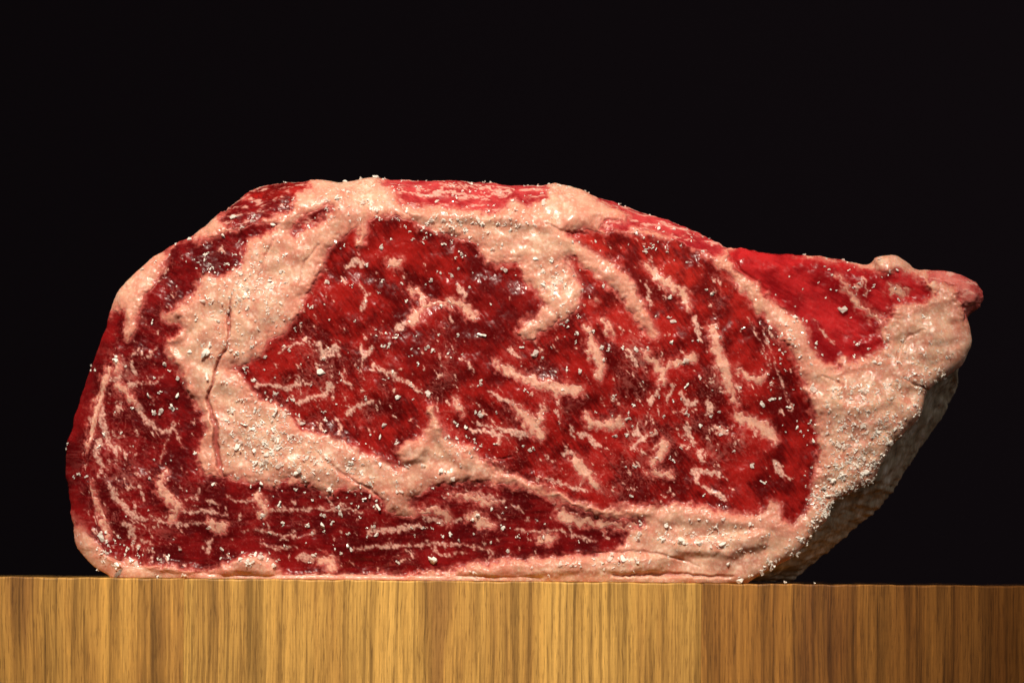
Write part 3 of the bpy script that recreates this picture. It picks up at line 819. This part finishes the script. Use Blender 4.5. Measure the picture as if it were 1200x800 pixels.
for si, s in enumerate(sv):
    p = A2 + (B2 - A2) * min(s, 1) if s >= 0 else A2 + (B2 - A2) * 0
    if s < 0:
        y = np.full(150, .0035 + .0010); p = A2 + np.array([-10.0, -8.0]) * (-s * 4)
        y = y + .002 * (-s * 4)
    else:
        y = .0035 + .0010 + .017 * min(s, 1) ** .9 + max(0, s - 1) * .02
        y = np.full(150, y)
        if s > 1:
            p = B2 + np.array([-26.0, -14.0]) * (s - 1) ** 1.6
    nn = fbm(tt * 1.3, np.full(150, s * 4.0), 801, 3, .5) * 2.2 + fbm(tt * 3.1, np.full(150, s * 9.0), 811, 3, .6) * .7
    rag = 1.4 * perlin(tt * 3.3, np.full(150, 3.0), 821) * (1 if s > .8 else 0.4)
    px = p[:, 0] + .8 * (nn + rag); py = p[:, 1] + .5 * (nn + rag)
    # keep the image place while going back: perspective of the lens widens with depth
    X, Z = to_xz(px, py)
    Z = np.maximum(Z, .0003)
    V.append(np.stack([X, y - nn * S * .5, Z], 1))
V = np.concatenate(V, 0)
Q = [(i * 150 + j, i * 150 + j + 1, (i + 1) * 150 + j + 1, (i + 1) * 150 + j) for i in range(ns - 1) for j in range(149)]
rind = mesh_from("dried_rind", V, Q, M_RIND, None, steak)

# ------------------------------------------------------------------ salt
def salt_mat(name, colr, see, rough):
    m, nt, b = new_mat(name)
    L = nt.links.new
    b.inputs['Base Color'].default_value = (*colr, 1); b.inputs['Roughness'].default_value = rough
    b.inputs['IOR'].default_value = 1.5; b.inputs['Specular IOR Level'].default_value = .6
    gl = N(nt, 'ShaderNodeBsdfTransparent'); gl.inputs['Color'].default_value = (.97, .95, .93, 1)
    m2_ = N(nt, 'ShaderNodeMixShader'); m2_.inputs[0].default_value = see
    L(b.outputs[0], m2_.inputs[1]); L(gl.outputs[0], m2_.inputs[2])
    L(m2_.outputs[0], nt.nodes['Material Output'].inputs['Surface'])
    return m


M_SALT = salt_mat("white_salt", (.98, .93, .84), .22, .16)
M_GLASSY = salt_mat("clear_salt", (.98, .93, .84), .55, .07)
rnd = random.Random(12)


def grain_mesh(kind, i):
    bm = bmesh.new()
    n_sh = {'clump': 5, 'flake': 3, 'block': 2}[kind]
    for q in range(n_sh):
        big = 1.0 if q == 0 else rnd.uniform(.3, .7)
        c = Vector((0, 0, 0)) if q == 0 else Vector((rnd.gauss(0, 1), rnd.gauss(0, 1), rnd.gauss(0, .6))).normalized() * rnd.uniform(.28, .5)
        st = Vector((rnd.uniform(.6, 1.2), rnd.uniform(.6, 1.0), rnd.uniform(.4, .9)))
        base_r = {'clump': .30, 'flake': .40, 'block': .46}[kind] * big
        vs = []
        for _ in range(14):
            v = Vector((rnd.gauss(0, 1), rnd.gauss(0, 1), rnd.gauss(0, 1))).normalized() * base_r * rnd.uniform(.75, 1.0)
            vs.append(bm.verts.new(c + Vector((v.x * st.x, v.y * st.y, v.z * st.z))))
        bmesh.ops.convex_hull(bm, input=vs)
    for v in [v for v in bm.verts if not v.link_faces]: bm.verts.remove(v)
    me = bpy.data.meshes.new("salt_crystal"); bm.to_mesh(me); bm.free()
    return me


SHAPES = {}
for mat in (M_SALT, M_GLASSY):
    SHAPES[mat.name] = []
    for i in range(12):
        me = grain_mesh(['block', 'flake', 'clump', 'block'][i % 4], i); me.materials.append(mat); SHAPES[mat.name].append(me)

# surface lookup: photo px -> surface point and normal
VX, VY, VZ = place(bump)
vis = keep & (over <= 0)
dxu = np.stack([np.gradient(a, axis=1) for a in (VX, VY, VZ)], -1); dyu = np.stack([np.gradient(a, axis=0) for a in (VX, VY, VZ)], -1)
NR = np.cross(dyu, dxu); NR /= np.linalg.norm(NR, axis=-1, keepdims=True) + 1e-12
lookup = -np.ones((800, 1200), np.int32)
ii = np.nonzero(vis.ravel())[0]
# where the surface shows in the picture (outward relief lifts the outline)
IX = (PX - nX * side * bump).ravel()[ii]; IY = (PY - nY * side * bump).ravel()[ii]
ok = (IX >= 0) & (IX < 1200) & (IY >= 0) & (IY < 800)
lookup[IY[ok].astype(int), IX[ok].astype(int)] = ii[ok]


def surf(px, py):
    px, py = int(round(px)), int(round(py))
    for r in range(0, 7):
        for dy in range(-r, r + 1):
            for dx in range(-r, r + 1):
                y, x = py + dy, px + dx
                if 0 <= y < 800 and 0 <= x < 1200 and lookup[y, x] >= 0:
                    k = lookup[y, x]; j, i = divmod(k, NX)
                    n = Vector(NR[j, i].tolist())
                    if n.y > 0.2: n = -n
                    return Vector((float(VX[j, i]), float(VY[j, i]), float(VZ[j, i]))), n
    return None


GR = "salt grains scattered over the steak"


def zone(px, py):
    j, i = int(np.clip(py - GY0, 0, NY - 1)), int(np.clip(px - GX0, 0, NX - 1))
    on_fat = lean_all[j, i] < 0
    if py < 250 and 330 < px < 860: return "the top edge"
    if px > 975 and on_fat: return "the fat corner"
    if px > 860 and not on_fat and py < 430: return "the flap muscle"
    if px < 250 and on_fat and py < 345: return "the upper left rim"
    if px < 165 and on_fat: return "the lower left rim"
    if on_fat and px < 400 and py < 445: return "the left fat band"
    if on_fat and px < 560 and py < 620: return "the lower fat band"
    if on_fat and py > 590: return "the bottom fat strip"
    if on_fat: return "the upper fat seam"
    if px < 270 or py > 600: return "the outer muscle"
    return "the red eye"


MARKS = [(250, 440, "long crack"), (252, 530, "wide crack"), (190, 580, "squiggly vein"), (210, 380, "curled ridge"), (120, 640, "lower corner"), (85, 520, "left rim"), (250, 300, "dark lobe"),
         (480, 525, "round lump"), (508, 490, "fat tongue"), (510, 355, "branched fleck"), (620, 370, "hooked fat"), (720, 330, "diagonal streak"), (640, 450, "flat-ended streak"),
         (625, 500, "star-shaped fleck"), (698, 410, "upright streak"), (785, 428, "forked fleck"), (845, 410, "tall streak"), (690, 560, "brown patch"), (857, 292, "small notch"),
         (1000, 345, "thin thread"), (1030, 530, "rind edge"), (965, 590, "ragged foot"), (1140, 340, "pointed tip"), (365, 255, "red pocket"), (430, 212, "left shoulder"), (560, 235, "red strip"),
         (310, 660, "pale knob"), (410, 560, "thin crack"), (480, 640, "level veins"), (850, 635, "fat bulge"), (620, 570, "thin seam"), (740, 612, "muscle point"), (460, 307, "oval fleck"),
         (340, 410, "left point"), (380, 470, "netted veins"), (550, 480, "yellow fleck"), (900, 500, "pale hook"), (800, 345, "slanting streak"), (550, 260, "top fat"), (990, 460, "smooth hollow"),
         (1070, 410, "curved crease"), (300, 500, "salt drift"), (300, 320, "pale slope"), (130, 430, "pale vein"), (170, 480, "branching veins"), (700, 655, "dark furrow"), (380, 610, "grain cluster"), (440, 400, "dark centre")]


def mark(px, py):
    return min(MARKS, key=lambda m_: (m_[0] - px) ** 2 + (m_[1] - py) ** 2)[2]


SEEN = [  # (x, y, diameter px, w white / g glassy) of grains one can pick out in the photo
 (270, 252, 11, 'g'), (296, 249, 8, 'w'), (292, 255, 8, 'g'), (318, 261, 11, 'w'), (281, 263, 8, 'g'), (258, 272, 6, 'w'), (202, 283, 6, 'w'), (220, 277, 8, 'w'), (163, 314, 5, 'w'),
 (180, 303, 6, 'w'), (196, 296, 4, 'g'), (290, 339, 9, 'g'), (236, 351, 9, 'w'), (280, 350, 9, 'w'), (290, 360, 8, 'g'), (175, 373, 6, 'w'), (328, 317, 7, 'w'), (303, 326, 7, 'w'),
 (282, 320, 6, 'w'), (275, 330, 5, 'w'), (335, 296, 5, 'w'), (310, 300, 5, 'w'), (333, 330, 7, 'w'), (262, 330, 5, 'g'), (241, 335, 4, 'w'), (256, 338, 4, 'w'),
 (404, 205, 6, 'w'), (422, 207, 8, 'w'), (439, 205, 10, 'w'), (450, 207, 5, 'w'), (470, 209, 5, 'w'), (334, 210, 6, 'w'), (566, 211, 7, 'w'), (574, 211, 5, 'w'), (643, 213, 5, 'w'), (655, 215, 7, 'w'),
 (725, 237, 8, 'w'), (733, 239, 6, 'w'), (773, 265, 12, 'w'), (790, 266, 7, 'w'), (945, 295, 5, 'w'), (990, 302, 6, 'w'), (1000, 305, 4, 'w'), (1032, 302, 7, 'w'), (970, 300, 4, 'w'),
 (387, 251, 9, 'g'), (395, 231, 10, 'w'), (425, 235, 9, 'w'), (440, 245, 9, 'g'), (362, 265, 6, 'w'), (392, 281, 6, 'g'), (407, 250, 5, 'w'), (446, 289, 10, 'w'), (495, 282, 7, 'g'), (520, 284, 9, 'g'),
 (541, 297, 12, 'w'), (533, 300, 7, 'g'), (592, 315, 12, 'g'), (505, 326, 8, 'g'), (528, 321, 8, 'g'), (537, 313, 6, 'g'), (475, 352, 7, 'w'), (382, 328, 9, 'g'), (412, 333, 7, 'w'), (447, 327, 7, 'g'), (360, 357, 9, 'w'),
 (365, 358, 6, 'g'), (463, 395, 11, 'w'), (455, 405, 6, 'w'), (450, 405, 6, 'g'), (501, 406, 10, 'w'), (562, 391, 13, 'w'), (525, 413, 6, 'w'), (490, 425, 8, 'w'), (507, 409, 9, 'g'), (537, 391, 7, 'g'), (513, 391, 6, 'g'),
 (564, 449, 11, 'w'), (501, 460, 14, 'g'), (375, 434, 12, 'w'), (466, 464, 9, 'w'), (449, 497, 12, 'w'), (433, 508, 7, 'w'), (445, 511, 8, 'w'), (353, 494, 10, 'g'), (380, 491, 9, 'w'), (428, 466, 8, 'g'), (378, 482, 8, 'g'),
 (557, 482, 7, 'g'), (582, 483, 6, 'g'), (532, 493, 7, 'g'), (378, 419, 8, 'g'), (309, 417, 7, 'g'), (363, 450, 6, 'w'), (517, 551, 11, 'w'), (530, 560, 9, 'g'), (610, 406, 8, 'w'), (627, 413, 13, 'g'), (636, 418, 6, 'g'), (680, 435, 10, 'w'),
 (664, 430, 6, 'w'), (675, 401, 7, 'w'), (695, 387, 8, 'w'), (705, 407, 10, 'g'), (713, 410, 8, 'g'), (708, 421, 8, 'w'), (677, 372, 6, 'w'), (730, 408, 8, 'w'), (746, 409, 8, 'g'), (760, 407, 7, 'g'), (805, 421, 13, 'g'), (737, 489, 10, 'g'),
 (721, 510, 9, 'w'), (805, 484, 12, 'g'), (834, 487, 8, 'g'), (745, 546, 7, 'w'), (740, 580, 8, 'g'), (770, 535, 6, 'g'), (792, 540, 6, 'w'), (563, 485, 10, 'g'), (625, 525, 8, 'g'), (613, 522, 7, 'g'), (707, 333, 8, 'g'), (637, 316, 9, 'g'), (637, 333, 8, 'w'),
 (650, 332, 7, 'w'), (786, 347, 9, 'g'), (785, 370, 8, 'g'), (789, 375, 9, 'g'), (829, 338, 6, 'g'), (758, 293, 7, 'g'), (840, 382, 8, 'g'), (846, 394, 9, 'g'), (991, 360, 15, 'g'), (970, 347, 4, 'w'), (933, 370, 8, 'w'), (943, 373, 7, 'g'), (895, 473, 9, 'g'), (924, 476, 8, 'w'),
 (907, 466, 8, 'g'), (897, 565, 9, 'w'), (911, 542, 6, 'g'), (936, 500, 5, 'w'), (862, 527, 7, 'g'), (883, 545, 9, 'g'), (1057, 350, 6, 'w'), (1090, 400, 7, 'w'), (1055, 424, 8, 'g'), (1062, 412, 6, 'g'), (1013, 458, 13, 'w'), (980, 455, 12, 'w'), (955, 455, 13, 'w'),
 (970, 475, 10, 'g'), (985, 520, 13, 'w'), (997, 522, 10, 'g'), (978, 518, 9, 'w'), (1040, 513, 8, 'w'), (1012, 499, 8, 'g'), (990, 500, 9, 'g'), (1024, 512, 6, 'w'), (1045, 518, 9, 'w'), (1033, 532, 8, 'w'), (1018, 552, 9, 'w'), (1005, 545, 9, 'w'), (990, 556, 10, 'w'),
 (978, 562, 11, 'w'), (968, 570, 10, 'w'), (1022, 562, 8, 'w'), (985, 575, 9, 'g'), (972, 580, 9, 'w'), (962, 583, 8, 'w'), (990, 587, 7, 'w'), (1012, 566, 7, 'g'), (955, 590, 8, 'g'), (972, 601, 8, 'w'), (952, 628, 9, 'w'), (946, 635, 7, 'w'), (935, 646, 11, 'g'),
 (905, 661, 8, 'w'), (893, 668, 11, 'g'), (879, 674, 9, 'g'), (868, 679, 10, 'w'), (854, 661, 6, 'w'), (847, 638, 13, 'w'), (868, 643, 9, 'g'), (820, 637, 8, 'w'), (833, 640, 7, 'g'), (798, 634, 13, 'w'), (778, 632, 10, 'w'), (814, 628, 7, 'g'), (750, 625, 11, 'g'), (752, 612, 8, 'w'),
 (715, 655, 13, 'w'), (731, 654, 12, 'w'), (747, 655, 9, 'g'), (707, 660, 7, 'w'), (669, 662, 8, 'g'), (657, 661, 8, 'g'), (644, 674, 5, 'w'), (555, 670, 9, 'g'), (880, 613, 8, 'w'), (848, 608, 7, 'g'), (838, 617, 8, 'w'), (782, 615, 8, 'w'), (590, 618, 10, 'w'), (607, 628, 8, 'w'),
 (637, 629, 9, 'w'), (595, 645, 8, 'g'), (560, 603, 11, 'w'), (554, 608, 7, 'w'), (519, 628, 7, 'w'), (537, 632, 6, 'w'), (466, 659, 9, 'g'), (508, 656, 16, 'w'), (441, 592, 11, 'w'), (419, 593, 8, 'w'), (425, 584, 8, 'w'), (437, 616, 9, 'g'), (440, 626, 9, 'w'), (378, 603, 12, 'g'),
 (398, 602, 12, 'g'), (388, 611, 9, 'g'), (359, 615, 10, 'w'), (376, 615, 12, 'w'), (364, 624, 9, 'w'), (325, 591, 10, 'w'), (306, 602, 11, 'w'), (330, 612, 11, 'g'), (407, 625, 7, 'g'), (410, 643, 9, 'g'), (365, 650, 9, 'w'), (433, 580, 8, 'g'),
 (114, 629, 14, 'w'), (120, 634, 9, 'w'), (115, 648, 9, 'w'), (118, 656, 7, 'w'), (134, 662, 12, 'w'), (155, 660, 12, 'w'), (150, 657, 9, 'w'), (185, 655, 11, 'w'), (193, 654, 9, 'w'), (144, 641, 7, 'w'), (158, 640, 9, 'g'), (208, 643, 9, 'g'), (257, 642, 9, 'g'), (243, 617, 11, 'g'),
 (281, 655, 8, 'w'), (303, 653, 11, 'w'), (318, 662, 9, 'w'), (292, 652, 6, 'w'), (182, 674, 7, 'w'), (212, 673, 7, 'w'), (82, 557, 6, 'w'), (88, 553, 8, 'w'), (96, 556, 6, 'w'), (76, 518, 6, 'w'), (75, 525, 6, 'w'), (132, 420, 11, 'w'), (190, 425, 11, 'w'), (206, 441, 10, 'w'),
 (199, 477, 12, 'w'), (185, 480, 11, 'w'), (178, 483, 8, 'w'), (205, 462, 10, 'w'), (170, 461, 7, 'w'), (172, 559, 7, 'g'), (108, 432, 5, 'w'), (103, 432, 4, 'w'), (240, 411, 14, 'w'), (245, 404, 8, 'w'), (235, 403, 8, 'g'), (240, 438, 9, 'w'), (220, 411, 6, 'w'), (270, 410, 8, 'w'), (277, 413, 9, 'w'),
 (262, 446, 8, 'w'), (270, 478, 9, 'w'), (283, 467, 8, 'w'), (297, 481, 8, 'w'), (303, 498, 9, 'w'), (265, 492, 9, 'w'), (275, 523, 13, 'w'), (280, 518, 9, 'g'), (297, 528, 9, 'w'), (317, 529, 10, 'w'), (310, 540, 10, 'g'), (325, 545, 10, 'w'), (297, 545, 8, 'w'), (321, 485, 11, 'w'), (330, 484, 8, 'g'),
 (320, 512, 10, 'g'), (340, 510, 8, 'g'), (306, 492, 8, 'w'), (282, 496, 6, 'w'), (290, 509, 6, 'g'), (318, 533, 8, 'w'), (355, 538, 9, 'g'), (365, 535, 8, 'g'), (347, 554, 12, 'w'), (355, 560, 9, 'w'), (385, 572, 10, 'w'), (433, 565, 10, 'g'), (305, 566, 8, 'w'), (495, 545, 8, 'g'), (540, 545, 6, 'w'), (470, 575, 7, 'w'),
 (605, 245, 8, 'w'), (600, 233, 6, 'w'), (585, 260, 8, 'w'), (565, 262, 8, 'w'), (572, 270, 7, 'g'), (588, 285, 6, 'w'), (578, 290, 8, 'g'), (560, 255, 8, 'g'), (520, 255, 9, 'w'), (530, 265, 9, 'w'), (505, 255, 8, 'w'), (500, 262, 7, 'g'), (540, 262, 6, 'g'), (475, 243, 7, 'w'), (628, 263, 6, 'w'), (637, 236, 9, 'g'),
 (455, 310, 5, 'w'), (470, 330, 5, 'g'), (550, 335, 6, 'g'), (516, 318, 5, 'g'), (575, 355, 5, 'g'), (415, 375, 6, 'g'), (440, 385, 5, 'g'),
]
cand = []
for (x, y, d, t) in SEEN:
    cand.append((x, y, d * (1.12 if lean_all[int(np.clip(y - GY0, 0, NY - 1)), int(x - GX0)] < 0 else .92), t if (x * 7 + y * 3) % 5 else 'g'))
seen_n = len(cand)
# loose grains on the board
board_grains = [(920, 682.4, 6, 'w'), (955, 683.0, 4, 'w')]
# dense drifts of tiny grains over the fat, measured as patches: x, y, rx, ry, count
PATCH = [(270, 380, 45, 55, 80), (300, 330, 40, 50, 80), (300, 510, 50, 45, 190), (350, 540, 50, 30, 80), (430, 555, 60, 25, 50), (550, 262, 80, 18, 80), (660, 340, 25, 45, 45), (1010, 500, 45, 55, 190),
         (1000, 555, 30, 22, 90), (965, 585, 16, 22, 50), (1070, 430, 40, 50, 70), (830, 625, 60, 22, 60), (920, 400, 30, 40, 40), (420, 235, 60, 20, 50), (120, 640, 30, 20, 25), (240, 310, 30, 25, 12), (540, 520, 30, 20, 25),
         (450, 400, 130, 90, 34), (760, 470, 150, 110, 44), (450, 620, 200, 35, 26), (160, 500, 60, 90, 14), (600, 218, 120, 12, 30), (780, 280, 60, 20, 20), (1000, 330, 80, 25, 15), (700, 662, 60, 8, 15), (290, 655, 30, 7, 20)]
nprs = np.random.RandomState(77)
PATCH += [(float(x) - 3, float(y) - 2, 8, 8, 9) for x, y in RA[3:18]]
for (x, y, rx, ry, n) in PATCH:
    for _ in range(int(n * 1.6)):
        px = x + nprs.normal() * rx * .6; py = y + nprs.normal() * ry * .6
        d = 2.6 + abs(nprs.normal()) * 1.9
        cand.append((px, py, min(d, 7.5), 'w' if nprs.rand() < .5 else 'g'))


def pose(px, py, d, r):
    hit = surf(px, py)
    if hit is None: return None
    p, n = hit
    p = p + n * d * S * .10
    q = n.to_track_quat('Z', 'Y') @ Matrix.Rotation(r.uniform(0, 6.28), 3, 'Z').to_quaternion()
    q = q @ Matrix.Rotation(r.gauss(0, .35), 3, 'X').to_quaternion()
    return p, q, d * S


allg = []
for k, (px, py, d, t) in enumerate(cand):
    r = random.Random(k * 7 + 1)
    ps = pose(px, py, d, r)
    if ps: allg.append((d, px, py, t, ps, r))
allg.sort(key=lambda a: -a[0])
single, rest = allg[:296], allg[296:]


def salt_label(d, t, px, py):
    look = "clear" if t == 'g' else "white"
    size = "large " if d > 8.4 else ("small " if d < 5.8 else "")
    return size + look + " salt crystal on " + zone(px, py) + " by the " + mark(px, py)


labs = {}
for a in single:
    labs.setdefault(salt_label(a[0], a[3], a[1], a[2]), []).append(a)
ORD = ["leftmost", "second from left", "third from left", "fourth from left", "fifth from left", "sixth from left", "seventh from left", "eighth from left", "ninth from left", "tenth from left"]
final = {}
for lab, items in labs.items():
    items.sort(key=lambda a: a[1])
    for k, a in enumerate(items):
        final[id(a)] = lab if len(items) == 1 else lab + ", " + (ORD[k] if k < len(items) - 1 else "rightmost")
for a in single:
    d, px, py, t, (p, q, s), r = a
    me = r.choice(SHAPES[M_SALT.name if t == 'w' else M_GLASSY.name])
    o = bpy.data.objects.new("salt_crystal", me); C.objects.link(o)
    o.location = p; o.rotation_mode = 'QUATERNION'; o.rotation_quaternion = q
    o.scale = (s * r.uniform(.85, 1.2), s * r.uniform(.8, 1.1), s * r.uniform(.75, 1.0))
    tag(o, final[id(a)], "salt crystal", "salt crystals on " + zone(px, py))
for (px, py, d, t), lab in zip(board_grains, ("white salt crystal lying on the board at the foot of the rind", "tiny white salt crystal farthest out on the board, past the rind")):
    x, z = to_xz(px, py)
    o = bpy.data.objects.new("salt_crystal", SHAPES[M_SALT.name][0]); C.objects.link(o)
    o.location = (float(x), .001, d * S * .42); o.scale = (d * S,) * 3
    tag(o, lab, "salt crystal", "salt crystals on the board")


def bulk(name, items, matname):
    V, F, off = [], [], 0
    src = []
    for me in SHAPES[matname]:
        co = np.array([v.co[:] for v in me.vertices]); me.calc_loop_triangles()
        src.append((co, np.array([t.vertices[:] for t in me.loop_triangles])))
    for d, px, py, t, (p, q, s), r in items:
        co, tri = r.choice(src)
        M3 = np.array(q.to_matrix())
        v = (co * s * np.array([r.uniform(.8, 1.3), r.uniform(.8, 1.1), r.uniform(.7, 1)])) @ M3.T + np.array(p)
        V.append(v); F.append(tri + off); off += len(v)
    o = mesh_from(name, np.concatenate(V), np.concatenate(F), bpy.data.materials[matname], smooth=False)
    o['kind'] = 'stuff'
    return o


w_rest = [a for a in rest if a[3] == 'w']; g_rest = [a for a in rest if a[3] == 'g']
tag(bulk("salt_dust", w_rest, M_SALT.name), "fine white salt dusted over the steak's fat and muscle", "salt")
tag(bulk("salt_dust", g_rest, M_GLASSY.name), "fine clear salt dusted over the steak's fat and muscle", "salt")
